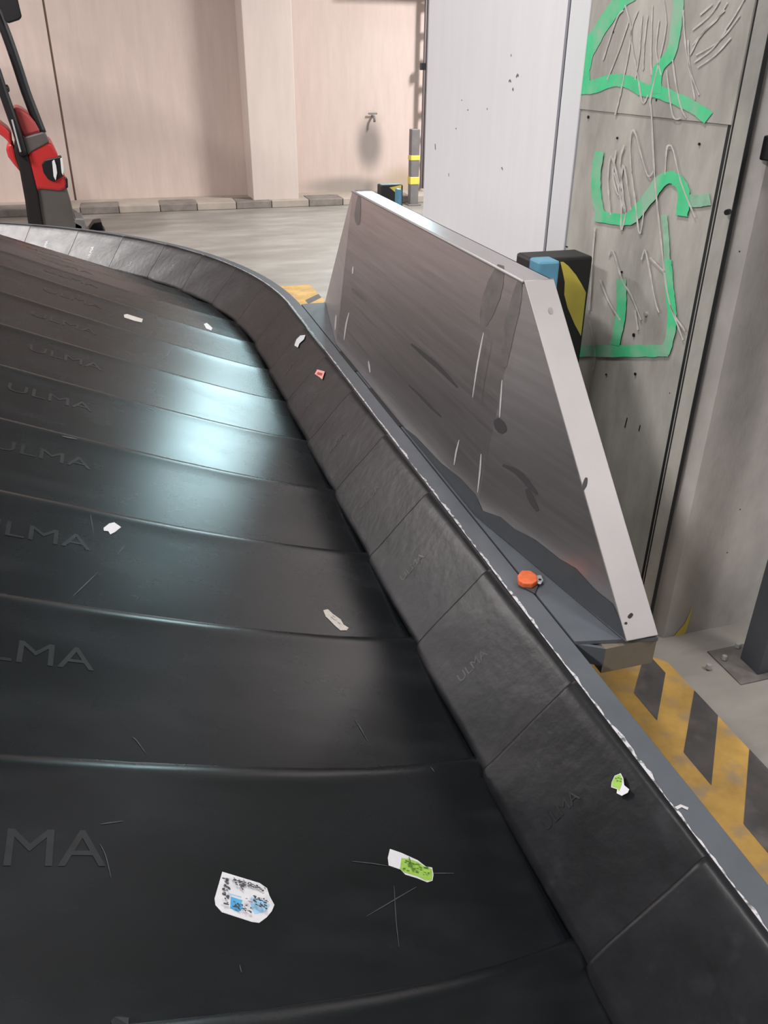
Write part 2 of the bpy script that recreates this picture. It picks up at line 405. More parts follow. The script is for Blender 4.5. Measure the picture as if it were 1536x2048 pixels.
chalk_px = [
    [(1327, 0), (1331, 62), (1302, 190), (1303, 228), (1309, 350), (1320, 462), (1338, 602), (1370, 662)],
    [(1262, 345), (1260, 285), (1264, 261), (1271, 268), (1282, 310), (1296, 352), (1308, 340)],
    [(1330, 350), (1333, 300), (1338, 291), (1346, 300), (1362, 365), (1390, 435)],
    [(1221, 430), (1216, 360), (1222, 312), (1236, 360), (1250, 425), (1240, 330), (1248, 290)],
    [(1228, 345), (1242, 400), (1242, 460), (1252, 425)],
    [(1262, 345), (1270, 400), (1279, 468), (1288, 420)],
    [(1250, 10), (1262, 60), (1256, 110), (1240, 190), (1230, 230)],
    [(1276, 20), (1262, 70), (1275, 150), (1285, 205), (1296, 190)],
    [(1295, 30), (1288, 90), (1286, 140)], [(1305, 10), (1302, 100), (1303, 150)],
    [(1345, 120), (1352, 170), (1362, 215), (1372, 236)], [(1333, 140), (1345, 230), (1362, 236)],
    [(1217, 512), (1220, 503), (1228, 507), (1244, 560), (1262, 590), (1282, 640)],
    [(1283, 520), (1286, 508), (1292, 506), (1310, 600), (1318, 625)], [(1300, 515), (1330, 545)],
    [(1190, 455), (1186, 500), (1178, 620)],
    [(1232, 300), (1226, 350), (1238, 390), (1246, 330), (1256, 380), (1262, 420)], [(1318, 40), (1312, 100), (1322, 150)], [(1284, 30), (1278, 110), (1270, 160)],
    [(1206, 120), (1232, 40), (1246, 20)], [(1214, 160), (1238, 100), (1258, 40)], [(1366, 20), (1372, 100), (1390, 200)], [(1376, 80), (1380, 140), (1398, 190)],
    [(1200, 560), (1216, 600), (1240, 640)], [(1178, 640), (1190, 700), (1186, 740)], [(1340, 610), (1366, 680)], [(1270, 620), (1276, 660)],
    [(1380, 110), (1402, 70), (1432, 40), (1455, 5)], [(1388, 125), (1426, 96), (1452, 60)], [(1400, 30), (1425, 8)], [(1450, 60), (1470, 30), (1490, -5)],
    [(1385, 90), (1410, 60), (1450, 20)], [(1392, 110), (1440, 80), (1480, 30)], [(1385, 60), (1420, 30), (1440, 0)], [(1395, 135), (1430, 110), (1462, 75)],
]
for px in chalk_px: stroke('chalk_scribble', px, 3.0, 'chalk', .0023, .35)
# small bolt and holes on the columns
for (u, v, r) in ((1294, 628, .006),):
    p = on_off(u, v, GO); link('bolt', *tube([p, p - N * .008], r, 10), 'light_metal', grey)
for (u, v, r) in ((1442, 422, .009),):
    p = on_off(u, v, GO) + N * .012 - D * .012
    link('hole', *tube([p, p - N * .012 - D * .008], r * .7, 12), 'black', grey)
for (u, v, r) in ((1176, 234, .004), (1218, 171, .003), (1234, 276, .003), (1267, 670, .005), (1212, 749, .003), (1270, 748, .004), (1198, 44, .004), (1227, 64, .003), (1300, 704, .004), (1198, 328, .003), (1398, 288, .003), (1313, 200, .003), (1243, 544, .003)):
    p = on_off(u, v, GO - .003); link('pit', *tube([p + N * .002, p - N * .0012], r, 8), 'black', grey)
for a, b in (((1115, 488), (1136, 494)), ((1255, 835), (1250, 855)), ((1281, 850), (1278, 862))):
    link('crack', *ribbon([on_off(*a, GO), on_off(*b, GO)], .004, -N, .001), 'black', grey)
for (u, v, r) in ((1022, 118, .005), (1034, 150, .006), (1020, 168, .005), (1026, 182, .006), (973, 217, .004), (936, 223, .003), (912, 256, .003), (872, 295, .006), (1004, 336, .004), (924, 201, .003), (898, 350, .004)):
    p = on_off(u, v, WO); q = [p + D * random.uniform(-r, r) * 2.2 + Z * random.uniform(-r, r) * 2.2 for _ in range(2)]
    link('chip', *ribbon([q[0], (q[0] + q[1]) / 2 + Z * r, q[1]], r * 1.1, -N, .001), 'post_grey', white)

# dark steel post at the right wall, bolted to the floor
pp = L(1.44, 1.56)
post = empty('steel_post', pp); tag(post, 'dark blue-grey steel post bolted to the floor at the right edge', 'post')
link('web', *boxL(1.40, 1.475, 1.530, 1.536, .006, 2.6), 'post_paint', post)
link('flange', *boxL(1.400, 1.406, 1.536, 1.61, .006, 2.6), 'post_paint', post)
link('flange', *boxL(1.469, 1.475, 1.536, 1.61, .006, 2.6), 'post_paint', post)
link('base_plate', *boxL(1.38, 1.53, 1.46, 1.66, 0, .004), 'plate_dirty', post)
for u, v in ((1475, 1294), (1448, 1318), (1417, 1336), (1528, 1335)):
    p = on_z(u, v, .006)
    link('bolt', *tube([p, p + Z * .012], [.009, .007], 6), 'light_metal', post)
jb = on_s(1536, 300, 1.625)
tag(link('junction_box', *boxL(1.56, 1.625, jb.dot(N) - .02, jb.dot(N) + .09, jb.z - .02, jb.z + .03), 'black', bevel=.004), 'small black box on the right wall at the frame edge', 'box')
# yellow paint mark low on the right wall
q = [on_s(u, v, 1.625) for u, v in ((1386, 1208), (1372, 1262), (1362, 1275), (1345, 1275), (1370, 1245))]
wr = bpy.data.objects['wall_right']
link('paint_mark', [p - D * .0015 for p in q], [(0, 1, 2, 3, 4)], 'yellow', wr)

# ------------------------------------------------------------------ carousel
SL = math.radians(23.7); TAN = math.tan(SL)
S0, R_OUT = 3.9, 3.35
CO = .775 - R_OUT                      # centre of the bend (off)
R_REF = .544 - CO
OB, ZB, PITCH_S = .544, .246, .413
S_MAX = S0 + R_REF * math.radians(100)
def frame(s):
    if s <= S0: return None
    return (s - S0) / R_REF
def P(s, o, z):
    if s <= S0: return L(s, o, z)
    th = (s - S0) / R_REF
    er = N * math.cos(th) + D * math.sin(th)
    return L(S0, CO) + er * (o - CO) + Z * z
def ER(s):
    if s <= S0: return N
    th = (s - S0) / R_REF
    return N * math.cos(th) + D * math.sin(th)
def ds(u): return -.14 * (1 - math.exp(-max(0, u) / .38))
PROF = [(0, .0028), (.0008, .0055), (.004, .0080), (.010, .0108), (.018, .0132), (.026, .0144), (.034, .0146), (.045, .0138), (.065, .0122), (.10, .0104), (.16, .0082), (.23, .0060), (.31, .0040), (.413, .0016), (.455, .0008)]
def hprof(t):
    for (a, x), (b, y) in zip(PROF, PROF[1:]):
        if a <= t <= b: return x + (y - x) * (t - a) / (b - a)
    return PROF[-1][1]
def sag(u): return 0.0
def slat_pt(s, u, h):
    s2 = s + ds(u)
    e = ER(s2)
    return P(s2, OB - u, ZB + u * TAN) + (e * math.sin(SL) + Z * math.cos(SL)) * h
def slat_far(s):                        # far edge of the slat that covers s
    k = math.ceil((s - .705) / PITCH_S - 1e-6); return .705 + k * PITCH_S
def slat_surf(s, u, lift=0.0):
    return slat_pt(s, u, hprof(slat_far(s) - s) + lift)

car = empty('baggage_carousel', L(2.5, .3, 0))
tag(car, 'black rubber baggage carousel with overlapping sloping slats and a grey rim', 'baggage carousel')
US = [-.035, 0, .04, .09, .16, .25, .36, .5, .65, .82, 1.0, 1.18, 1.35]
SLATS = {}
def text_geo(txt, size):
    c = bpy.data.curves.new('t', 'FONT'); c.body = txt; c.size = size; c.resolution_u = 3
    o = bpy.data.objects.new('t', c); col.objects.link(o)
    dg = bpy.context.evaluated_depsgraph_get(); me = o.evaluated_get(dg).to_mesh()
    v = [tuple(x.co) for x in me.vertices]; f = [tuple(p.vertices) for p in me.polygons]
    o.evaluated_get(dg).to_mesh_clear(); bpy.data.objects.remove(o); bpy.data.curves.remove(c)
    return v, f
TV, TF = text_geo('ULMA', .085)
tx0 = min(v[0] for v in TV); tx1 = max(v[0] for v in TV)
BV, BF = text_geo('ULMA', .034)
bx0 = min(v[0] for v in BV); bx1 = max(v[0] for v in BV)
k = -4
while True:
    sf = .705 + k * PITCH_S
    if sf > S_MAX: break
    v, f = [], []
    nt_ = len(PROF)
    for u in US:
        for t, h in PROF: v.append(slat_pt(sf - t, u, h))
        for t, h in reversed(PROF[1:]): v.append(slat_pt(sf - t, u, h - .0065))
    m_ = 2 * nt_ - 1
    for i in range(len(US) - 1):
        for j in range(m_):
            a = i * m_ + j; b = i * m_ + (j + 1) % m_
            f.append((a, b, b + m_, a + m_))
    f.append(tuple(range(m_))); f.append(tuple(range((len(US) - 1) * m_, len(US) * m_)))
    sl_ = link('slat', v, f, 'rubber', car, smooth=True, auto=40)
    SLATS[k] = sl_
    if sf < S0 + 1.8:
        tv = []
        u_left = .93 + random.uniform(-.03, .03); tc = .20
        for x, y, _ in TV:
            u = u_left - (x - tx0) * 1.0; t = tc - y
            tv.append(slat_pt(sf - t, u, hprof(t) + .0007))
        link('raised_lettering', tv, TF, 'rubber_letter', sl_)
    k += 1

# bumper ring: overlapping inclined rubber segments
BP = [(.556, .252), (.546, .254), (.541, .260), (.5425, .268), (.550, .277), (.57, .299), (.60, .332), (.63, .365), (.66, .397), (.685, .424), (.700, .441), (.708, .449), (.715, .4535), (.7215, .4515)]
NB_O, NB_Z = -.74, .67
def bump_h(t):
    if t < .004: return .004 + 1.2 * t
    return .0095 * max(0, 1 - t / .40) + .0005
def bump_pt(s, i_f, t, extra=0.0):
    """i_f is a fractional index along the profile, t the distance from the far edge"""
    i = min(len(BP) - 2, int(i_f)); fr = i_f - i
    o = BP[i][0] + (BP[i + 1][0] - BP[i][0]) * fr; z = BP[i][1] + (BP[i + 1][1] - BP[i][1]) * fr
    low = max(0, 1 - i_f / 6.0)
    pull = -.012 * max(0, 1 - t / .36) * low                       # far end of each segment reaches a little lower
    if t < .03: pull += .022 * (1 - t / .03) ** 2 * low           # with its corner rounded off
    o += pull * .67; z += pull * .74
    h = bump_h(t) + extra
    taper = 1.0 if i_f < 10 else max(.25, 1 - (i_f - 10) / 4)
    h *= taper
    h += .0016 * math.sin(s * 23 + i_f) * max(0, 1 - abs(i_f - 5) / 6)
    return P(s, o + NB_O * h, z + NB_Z * h)
TS = [0, .002, .006, .012, .02, .03, .05, .09, .15, .22, .30, .38, .44]
k = -3
while True:
    sf = .65 + k * PITCH_S
    if sf > S_MAX: break
    v, f = [], []
    nb = len(BP)
    for t in TS:
        for i in range(nb): v.append(bump_pt(sf - t, i, t))
        for i in reversed(range(nb)): v.append(bump_pt(sf - t, i, t, -.0075))
    m_ = 2 * nb
    for i in range(len(TS) - 1):
        for j in range(m_):
            a = i * m_ + j; b = i * m_ + (j + 1) % m_
            f.append((a, b, b + m_, a + m_))
    f.append(tuple(range(m_))); f.append(tuple(range((len(TS) - 1) * m_, len(TS) * m_)))
    bs = link('bumper_segment', v, f, 'bumper_rubber', car, smooth=True, auto=50)
    if sf < S0 + 3:
        tv = []
        for x, y, _ in BV:
            fr = 5.2 + (x - bx0) / .0445; t = .20 - y
            tv.append(bump_pt(sf - t, fr, t, .0008))
        link('raised_lettering', tv, BF, 'rubber_letter', bs)
    k += 1

# grey rim, worn inner edge, skirt below
def sweep(profile, s_list):
    v, f = [], []
    n = len(profile)
    for s in s_list:
        for o, z in profile: v.append(P(s, o, z))
    for i in range(len(s_list) - 1):
        for j in range(n):
            a = i * n + j; b = i * n + (j + 1) % n
            f.append((a, b, b + n, a + n))
    f.append(tuple(range(n))); f.append(tuple(range((len(s_list) - 1) * n, len(s_list) * n)))
    return v, f
s_list = [-1.0, 0, 1, 2, 3, 3.9] + [S0 + i * .13 for i in range(1, 43)]
link('rim', *sweep([(.7165, .444), (.719, .4495), (.773, .4495), (.775, .4475), (.775, .395), (.765, .395), (.765, .438), (.7165, .438)], s_list), 'rim_paint', car, smooth=True, auto=30)
link('skirt', *sweep([(.765, .12), (.765, .40), (.755, .40), (.755, .12)], s_list), 'rim_paint', car)
link('underframe', *sweep([(.60, .0), (.64, .0), (.64, .225), (.60, .225)], s_list), 'post_paint', car)
link('top_deck', *sweep([(-.80, .842), (-1.30, .842), (-1.30, .832), (-.80, .832)], s_list), 'rim_paint', car)
link('inner_frame', *sweep([(-1.0, 0), (-1.05, 0), (-1.05, .832), (-1.0, .832)], s_list), 'post_paint', car)
# ragged bright worn line where the rubber rubs the rim
v, f = [], []; s = -.5; i = 0; rnd = random.Random(9)
while s < S0 + 4.6:
    q_ = math.sin(s * 29 + 1.3) + math.sin(s * 71) + math.sin(s * 13.7 + 2) + rnd.uniform(-1.2, 1.2)
    wv = .0064 + (.0030 * max(-1.1, min(1.2, q_ * .5))) * (1 if s < 2.2 else .4)
    a = .7175 - rnd.uniform(0, .002)
    v += [P(s, a + .0035, .4512), P(s, a + .0035 + max(.0012, wv), .4512)]
    if i: f.append((2 * i - 2, 2 * i - 1, 2 * i + 1, 2 * i))
    s += .011 if s < 2.2 else .03; i += 1
link('worn_edge', v, f, 'worn_edge', car)
link('rim_nick', *ribbon([on_z(1352, 1617, .4502), on_z(1362, 1612, .4502), on_z(1376, 1618, .4502)], .006, Z, .0006), 'scratch', car)

# ------------------------------------------------------------------ stainless deflector on the rim
def Q(s, o, z): return L(s, o, z)
FT, FB = .86, .785
sN, sF = 1.725, 3.262
zT = on_off(705, 382, FT).z
B2 = on_z(1252, 1283, .452); B2s, B2o = B2.dot(D), B2.dot(N)
B3o = on_z(1325, 1281, .452).dot(N)
T1 = Q(sN, FT, zT); T2 = Q(sF, FT, zT)
B1 = Q(sN + .01, FB, .452); B1f = Q(sF + .01, FB, .452)
C1 = Q(B2s, B2o, .452); C1f = Q(3.965, .90, .452)
TH = B3o - B2o
T1b = Q(sN, FT + TH, zT); T2b = Q(sF, FT + TH, zT)
C1b = Q(B2s, B3o, .452); C1fb = Q(3.965, .90 + TH, .452)
dfl = empty('steel_deflector', Q(2.5, .87, .45)); tag(dfl, 'brushed stainless steel wedge-shaped deflector beside the carousel rim', 'deflector')
inn = N * .003
def sheet(name, pts, vec, m_, **k): return link(name, *slab(pts, vec), m_, dfl, **k)
sheet('front_panel', [B1, B1f, T2, T1], inn, 'stainless')
sheet('wing_panel', [B1, T1, C1], inn, 'stainless')
sheet('wing_panel', [B1f, C1f, T2], inn, 'stainless')
nrm_end = (C1 - T1).cross(C1b - C1).normalized()
if nrm_end.dot(-D) < 0: nrm_end = -nrm_end
sheet('end_strip', [C1, C1b, T1b, T1], nrm_end * .004, 'stainless_edge', bevel=.0015)
sheet('end_strip', [C1f, C1fb, T2b, T2], Z * .004, 'stainless_edge')
sheet('top_panel', [T1, T1b, T2b, T2], -Z * .004, 'stainless')
sheet('back_panel', [C1b, T1b, T2b, C1fb], -inn, 'stainless')
link('top_edge', *tube([T1 - N * .001, T2 - N * .001], .0045, 8), 'stainless_edge', dfl, smooth=True)
link('top_edge', *tube([T1, T1b], .0035, 8), 'stainless_edge', dfl, smooth=True)
# base plate level with the rim and the beige box under it
pl_near = on_z(1147, 1283, .449)
bs0 = pl_near.dot(D)
link('base_plate', *planL([(bs0, .7795), (B2s - .004, B3o), (3.965, .98), (3.965, .7795)], .4400, .4485), 'rim_paint', dfl)
link('base_box', *boxL(B2s + .004, 3.95, .835, B3o + .004, .375, .439), 'beige_paint', dfl)
link('plate_flange', *planL([(bs0 + .003, .7800), (B2s + .003, .835), (B2s + .012, .835), (bs0 + .012, .7800)], .395, .440), 'rim_paint', dfl)
link('support_leg', *boxL(2.0, 2.08, .86, .92, 0, .376), 'rim_paint', dfl)
link('support_leg', *boxL(3.3, 3.38, .86, .92, 0, .376), 'rim_paint', dfl)
for pa, pb in (((741, 776), (803, 852)), ((681, 703), (713, 742))):
    a = on_z(*pa, .45).dot(D); b = on_z(*pb, .45).dot(D)
    link('slot', *boxL(min(a, b), max(a, b), .772, .786, .4475, .4508), 'dark_gap', dfl)
# marks on the steel
NF = (B1f - B1).cross(T1 - B1).normalized()
if NF.dot(-N) < 0: NF = -NF
def on_plane(u, v, p, nn):
    r = ray(u, v); return CAM + r * ((p - CAM).dot(nn) / r.dot(nn))
NW = (T1 - B1).cross(C1 - B1).normalized()
if NW.dot(-N) < 0: NW = -NW
def mark(name, px, wpx, m_, pl='f', lift=.0008):
    p, nn = {'f': (B1, NF), 'w': (B1, NW), 'e': (C1 + nrm_end * .004, nrm_end)}[pl]
    link(name, *flat_stroke(px, wpx, lambda u, v: on_plane(u, v, p + nn * lift, nn), .05, True), m_, dfl)
mark('scuff_mark', [(822, 688), (850, 712), (880, 738), (915, 775)], 9, 'scuff')
mark('scuff_mark', [(817, 770), (840, 792), (862, 815), (882, 834)], 5, 'scuff')
mark('scuff_mark', [(703, 577), (715, 588), (731, 602)], 7, 'smear_reflection')
mark('scuff_mark', [(1005, 930), (1030, 942), (1048, 958), (1062, 975), (1074, 988)], 12, 'scuff', 'w')
mark('scuff_mark', [(1053, 978), (1062, 998), (1075, 1022)], 12, 'scuff', 'w')
mark('scuff_mark', [(992, 838), (1000, 852), (1008, 866)], 22, 'scuff', 'w')
mark('scuff_mark', [(1164, 1158), (1170, 1168)], 7, 'scuff', 'w')
mark('scuff_mark', [(1173, 955), (1170, 968), (1166, 980)], 9, 'black', 'e')
mark('scuff_mark', [(1100, 615), (1103, 628)], 9, 'smear_reflection', 'e')
mark('scuff_mark', [(1265, 1227), (1257, 1236)], 8, 'black', 'e')
mark('scuff_mark', [(1252, 1244), (1252, 1249)], 6, 'black', 'e')
mark('scuff_mark', [(718, 392), (715, 430), (716, 450)], 12, 'smear_reflection')
for px in ([(698, 625), (692, 650), (688, 680)], [(672, 630), (670, 660)], [(967, 665), (960, 700), (953, 740), (945, 795)], [(918, 880), (912, 905), (908, 930)],
           [(962, 908), (960, 940), (955, 985)], [(706, 533), (705, 548)], [(737, 722), (740, 745)], [(1004, 760), (999, 835)]):
    mark('scratch', px, 3.2, 'scratch', 'f' if px[0][0] < 960 else 'w')
mark('smear_reflection', [(1002, 530), (990, 570), (978, 610), (966, 652)], 34, 'smear_reflection', 'f', .0006)  # dark reflection in the steel, laid on as a duller patch
mark('smear_reflection', [(1040, 560), (1030, 610), (1018, 660), (1008, 735)], 24, 'smear_reflection', 'w', .0006)
sq = [(790, 842), (830, 872), (880, 925), (921, 958), (951, 990)]
sb = [(949, 1028), (895, 965), (845, 906), (800, 853)]
link('bottom_band', [on_plane(u, v, B1 + NF * .001, NF) for u, v in sq + sb], [tuple(range(len(sq + sb)))], 'band_dark', dfl)  # darker band with an uneven upper border along the panel bottom
sq = [(951, 990), (965, 1022), (1000, 1034), (1028, 1058), (1070, 1080), (1118, 1118), (1150, 1136), (1190, 1180), (1225, 1208), (1240, 1240)]
sb = [(1251, 1280), (1180, 1222), (1100, 1155), (1030, 1096), (949, 1031)]
link('bottom_band', [on_plane(u, v, B1 + NW * .001, NW) for u, v in sq + sb], [tuple(range(len(sq + sb)))], 'band_dark', dfl)

# hazard pad and blue bracket between deflector and column, near and far
def hazard(sp, outline_px, label_pad, label_blue, ypx, bpx, depth, top_px):
    pts = [on_s(u, v, sp) for u, v in outline_px]
    o0 = min(p.dot(N) for p in pts); o1 = max(p.dot(N) for p in pts); zt_ = max(p.z for p in pts)
    pad = empty('hazard_pad', L(sp, (o0 + o1) / 2, 0)); tag(pad, label_pad, 'guard', 'hazard pads behind the deflector')
    link('pad', *boxL(sp, sp + depth, o0, o1, 0, zt_), 'pad_black', pad, bevel=.008)
    for poly in ypx:
        q = [on_s(u, v, sp - .0015) for u, v in poly]
        link('yellow_stripe', *slab(q, D * .0015), 'yellow', pad)
    bsp, bp_ = bpx
    q = [on_s(u, v, bsp) for u, v in bp_]
    a0 = min(p.dot(N) for p in q); a1 = max(p.dot(N) for p in q); zz = max(p.z for p in q)
    br = empty('blue_bracket', L(bsp, (a0 + a1) / 2, 0)); tag(br, label_blue, 'bracket', 'blue brackets behind the deflector')
    link('upright', *boxL(bsp, bsp + .06, a0, a1, .0, zz), 'blue', br, bevel=.006)
    link('foot_plate', *boxL(bsp - .02, bsp + .08, a0 - .005, a1 + .03, 0, .008), 'post_grey', br)
hazard(2.02, [(1064, 519), (1176, 519), (1176, 600)], 'black rubber guard with a curved yellow stripe beside the graffiti column', 'blue bracket behind the near end of the deflector',
       [[(1121, 524), (1127, 524), (1137, 532), (1152, 550), (1163, 568), (1172, 585), (1168, 620), (1162, 672), (1150, 650), (1135, 615), (1129, 590), (1130, 565), (1126, 545)],
        [(1066, 523), (1110, 520), (1112, 524), (1080, 527)]],
       (1.86, [(1080, 524), (1120, 524), (1118, 550)]), .10, None)
hazard(4.75, [(762, 372), (806, 369), (806, 395)], 'small black and yellow guard seen over the far top corner of the deflector', 'blue bracket beside the far end of the deflector',
       [[(779, 375), (803, 370), (802, 388), (797, 395), (790, 384)]],
       (4.60, [(796, 379), (804, 379), (804, 395)]), .08, None)

# orange tag lying on the rim edge
oc = on_z(1058, 1158, .455)
tagE = empty('orange_tag', L(oc.dot(D), oc.dot(N), .45)); tag(tagE, 'small orange plastic lock tag with a metal eye on the grey rim', 'tag')
px = [(1035, 1150), (1043, 1140), (1060, 1140), (1073, 1148), (1076, 1160), (1065, 1167), (1046, 1166), (1037, 1160)]
q = [on_z(u, v, .468) for u, v in px]
link('body', *slab(q, -Z * .014), 'orange', tagE, bevel=.003)
q = [on_z(u, v, .460) for u, v in [(1072, 1150), (1082, 1150), (1087, 1160), (1082, 1167), (1070, 1164)]]
link('eye', *slab(q, -Z * .004), 'light_metal', tagE, bevel=.001)
p = on_z(1080, 1159, .4606); link('eye_hole', *tube([p - Z * .001, p + Z * .0004], .0035, 10), 'black', tagE)
q = [on_z(u, v, .4545) for u, v in [(1046, 1166), (1074, 1164), (1076, 1172), (1070, 1186), (1050, 1175)]]
link('plug', *slab(q, -Z * .004), 'scuff', tagE, bevel=.001)

# ------------------------------------------------------------------ stickers and paper scraps on the rubber
def slat_uv(u, v):
    nn = N * math.sin(SL) + Z * math.cos(SL); p0_ = L(0, OB, ZB) + nn * .008
    p = on_plane(u, v, p0_, nn)
    uu = OB - p.dot(N); return p.dot(D) - ds(uu), uu
def bumper_pt_px(u, v, lift):
    nn = -N * .74 + Z * .67; nn.normalize(); p0_ = L(0, .57, .299) + nn * .007
    return on_plane(u, v, p0_, nn) + nn * lift
def slat_px(u, v, lift):
    s_, u_ = slat_uv(u, v)
    if s_ > S0 - .1:
        nn = N * math.sin(SL) + Z * math.cos(SL); return slat_surf(s_, u_, lift)
    return slat_surf(s_, u_, lift)
def sticker(name, cat, label, px, m_, prints=(), surf='slat', group=None):
    fn = slat_px if surf == 'slat' else bumper_pt_px
    lo_z = .0006 if surf == 'slat' else .0035
    v = [fn(u, v_, lo_z) for u, v_ in px] + [fn(u, v_, lo_z + .0007) for u, v_ in px]
    n = len(px)
    fs = [tuple(range(n)), tuple(range(n, 2 * n))] + [(i, (i + 1) % n, n + (i + 1) % n, n + i) for i in range(n)]
    cx = sum((q for q in v), V((0, 0, 0))) / len(v)
    if prints:
        e = empty(name, cx); tag(e, label, cat, group)
        link('sheet', v, fs, m_, e)
        for j, (pn, pp_, pm) in enumerate(prints):
            link(pn, [fn(a, b, lo_z + .0011 + .00005 * j) for a, b in pp_], [tuple(range(len(pp_)))], pm, e)
    else:
        tag(link(name, v, fs, m_), label, cat, group)
rs = random.Random(3)
def scrib(x0, y0, x1, y1, n, skew=.30, hh=3.0, m_='ink', ang=None):
    out = []
    for i in range(n):
        x = rs.uniform(x0, x1); y = y0 + (x - x0) * skew + rs.uniform(0, y1 - y0)
        wv = rs.uniform(2, 6); h = rs.uniform(1, hh); k = rs.uniform(-2.5, 2.5)
        out.append(('print', [(x, y), (x + wv, y + wv * skew + k * .5), (x + wv + k * .4, y + h + wv * skew), (x + k * .4, y + h)], m_))
    return out
sticker('baggage_sticker', 'sticker', 'white baggage sticker with blue square print on the near slat',
        [(440, 1743), (515, 1765), (530, 1775), (535, 1790), (545, 1808), (540, 1820), (530, 1832), (515, 1843), (500, 1841), (440, 1822), (427, 1808), (425, 1795)], 'paper',
        [('print', [(457, 1792), (480, 1799), (478, 1806), (482, 1808), (480, 1815), (473, 1822), (456, 1815)], 'ink_blue'),
         ('print', [(498, 1793), (520, 1797), (535, 1808), (525, 1822), (505, 1826), (497, 1812)], 'ink_lightblue'),
         ('print', [(452, 1785), (478, 1792), (478, 1794), (452, 1787)], 'ink_lightblue')]
        + scrib(439, 1754, 451, 1790, 34, .3, 4) + scrib(458, 1754, 484, 1765, 26) + scrib(488, 1766, 524, 1773, 26) + scrib(462, 1768, 480, 1776, 9) + scrib(440, 1796, 450, 1812, 9)
        + scrib(458, 1806, 495, 1818, 32) + scrib(498, 1795, 526, 1814, 40) + scrib(482, 1797, 500, 1808, 8, m_='ink_grey'))
sticker('green_label', 'label', 'torn green and white luggage label on the near slat',
        [(776, 1698), (800, 1706), (832, 1720), (848, 1732), (861, 1734), (864, 1748), (862, 1760), (852, 1763), (832, 1755), (808, 1748), (798, 1738), (783, 1733), (774, 1730), (772, 1715)], 'paper',
        [('print', [(799, 1716), (815, 1718), (832, 1724), (848, 1734), (860, 1737), (862, 1748), (860, 1760), (848, 1760), (832, 1752), (805, 1744), (796, 1738)], 'paper_green')]
        + scrib(800, 1718, 852, 1738, 46, .28, 2.2, 'ink_darkgreen') + [('print', [(812, 1716), (814, 1716), (824, 1744), (821, 1744)], 'ink_darkgreen')])
sticker('green_label', 'label', 'small torn green label on the bumper near the camera',
        [(1226, 1566), (1232, 1553), (1244, 1548), (1249, 1558), (1251, 1572), (1261, 1580), (1258, 1587), (1246, 1593), (1236, 1588), (1237, 1580), (1225, 1576)], 'paper',
        [('print', [(1227, 1566), (1233, 1554), (1243, 1550), (1248, 1560), (1246, 1572), (1241, 1584), (1237, 1578), (1227, 1575)], 'paper_green')]
        + [('print', [(x, y), (x + 4, y + .5), (x + 4, y + 3), (x, y + 2.5)], 'ink_darkgreen') for x, y in ((1233, 1557), (1238, 1556), (1243, 1558), (1236, 1562), (1242, 1563))], surf='bumper')
sticker('paper_strip', 'paper scrap', 'cream torn paper strip on the middle slat',
        [(645, 1218), (654, 1216), (664, 1225), (680, 1236), (686, 1246), (696, 1252), (692, 1257), (680, 1257), (668, 1247), (655, 1234), (650, 1230)], 'paper_cream',
        scrib(655, 1222, 680, 1230, 10, .6, 2, 'ink_grey'))
sticker('paper_scrap', 'paper scrap', 'white diamond-shaped paper scrap at the left on the slats', [(203, 1058), (214, 1050), (224, 1048), (238, 1057), (226, 1066), (217, 1070), (213, 1064), (204, 1063)], 'paper')
sticker('paper_strip', 'paper scrap', 'thin white paper strip on a far slat', [(246, 629), (252, 628), (284, 638), (282, 644), (268, 641), (247, 634)], 'paper_cream')
sticker('paper_scrap', 'paper scrap', 'tiny white scrap on a far slat near the bright reflection', [(408, 645), (415, 643), (425, 653), (422, 658), (412, 654)], 'paper')
sticker('paper_scrap', 'paper scrap', 'small white twisted scrap on the far bumper', [(590, 692), (594, 680), (602, 672), (612, 671), (609, 680), (600, 688), (597, 696)], 'paper', surf='bumper')
sticker('pink_sticker', 'sticker', 'small pink square sticker on the bumper', [(631, 749), (636, 740), (651, 744), (646, 760), (640, 755)], 'paper_pink',
        [('print', [(637, 745), (647, 748), (645, 753), (635, 750)], 'red_matte')], surf='bumper')
sticker('dust_spot', 'mark', 'grey dried splash on the slat at the bottom edge', [(218, 2036), (226, 2028), (240, 2026), (254, 2030), (258, 2040), (250, 2052), (230, 2054), (220, 2046)], 'rubber_letter')

# light scratches in the rubber of the slats
mat('scratch_grey', (.042, .045, .049), rough=.5)
for px in ([(194, 1688), (206, 1712), (217, 1755)], [(707, 1436), (718, 1452), (734, 1479)], [(262, 1470), (270, 1476), (288, 1500)], [(143, 1188), (165, 1168), (193, 1142)], [(230, 1110), (246, 1091)],
           [(700, 1722), (740, 1726), (772, 1731)], [(860, 1745), (905, 1745)], [(730, 1830), (790, 1795), (830, 1772)], [(785, 1770), (790, 1840), (796, 1890)], [(855, 1538), (862, 1549)], [(176, 1033), (184, 1068)],
           [(327, 717), (345, 695)], [(120, 876), (150, 882)], [(476, 1925), (480, 1940)], [(195, 1650), (240, 1644)]):
    link('scratch', *flat_stroke(px, 2.0, lambda u, v: slat_px(u, v, .0009), .2, True), 'scratch_grey', car)

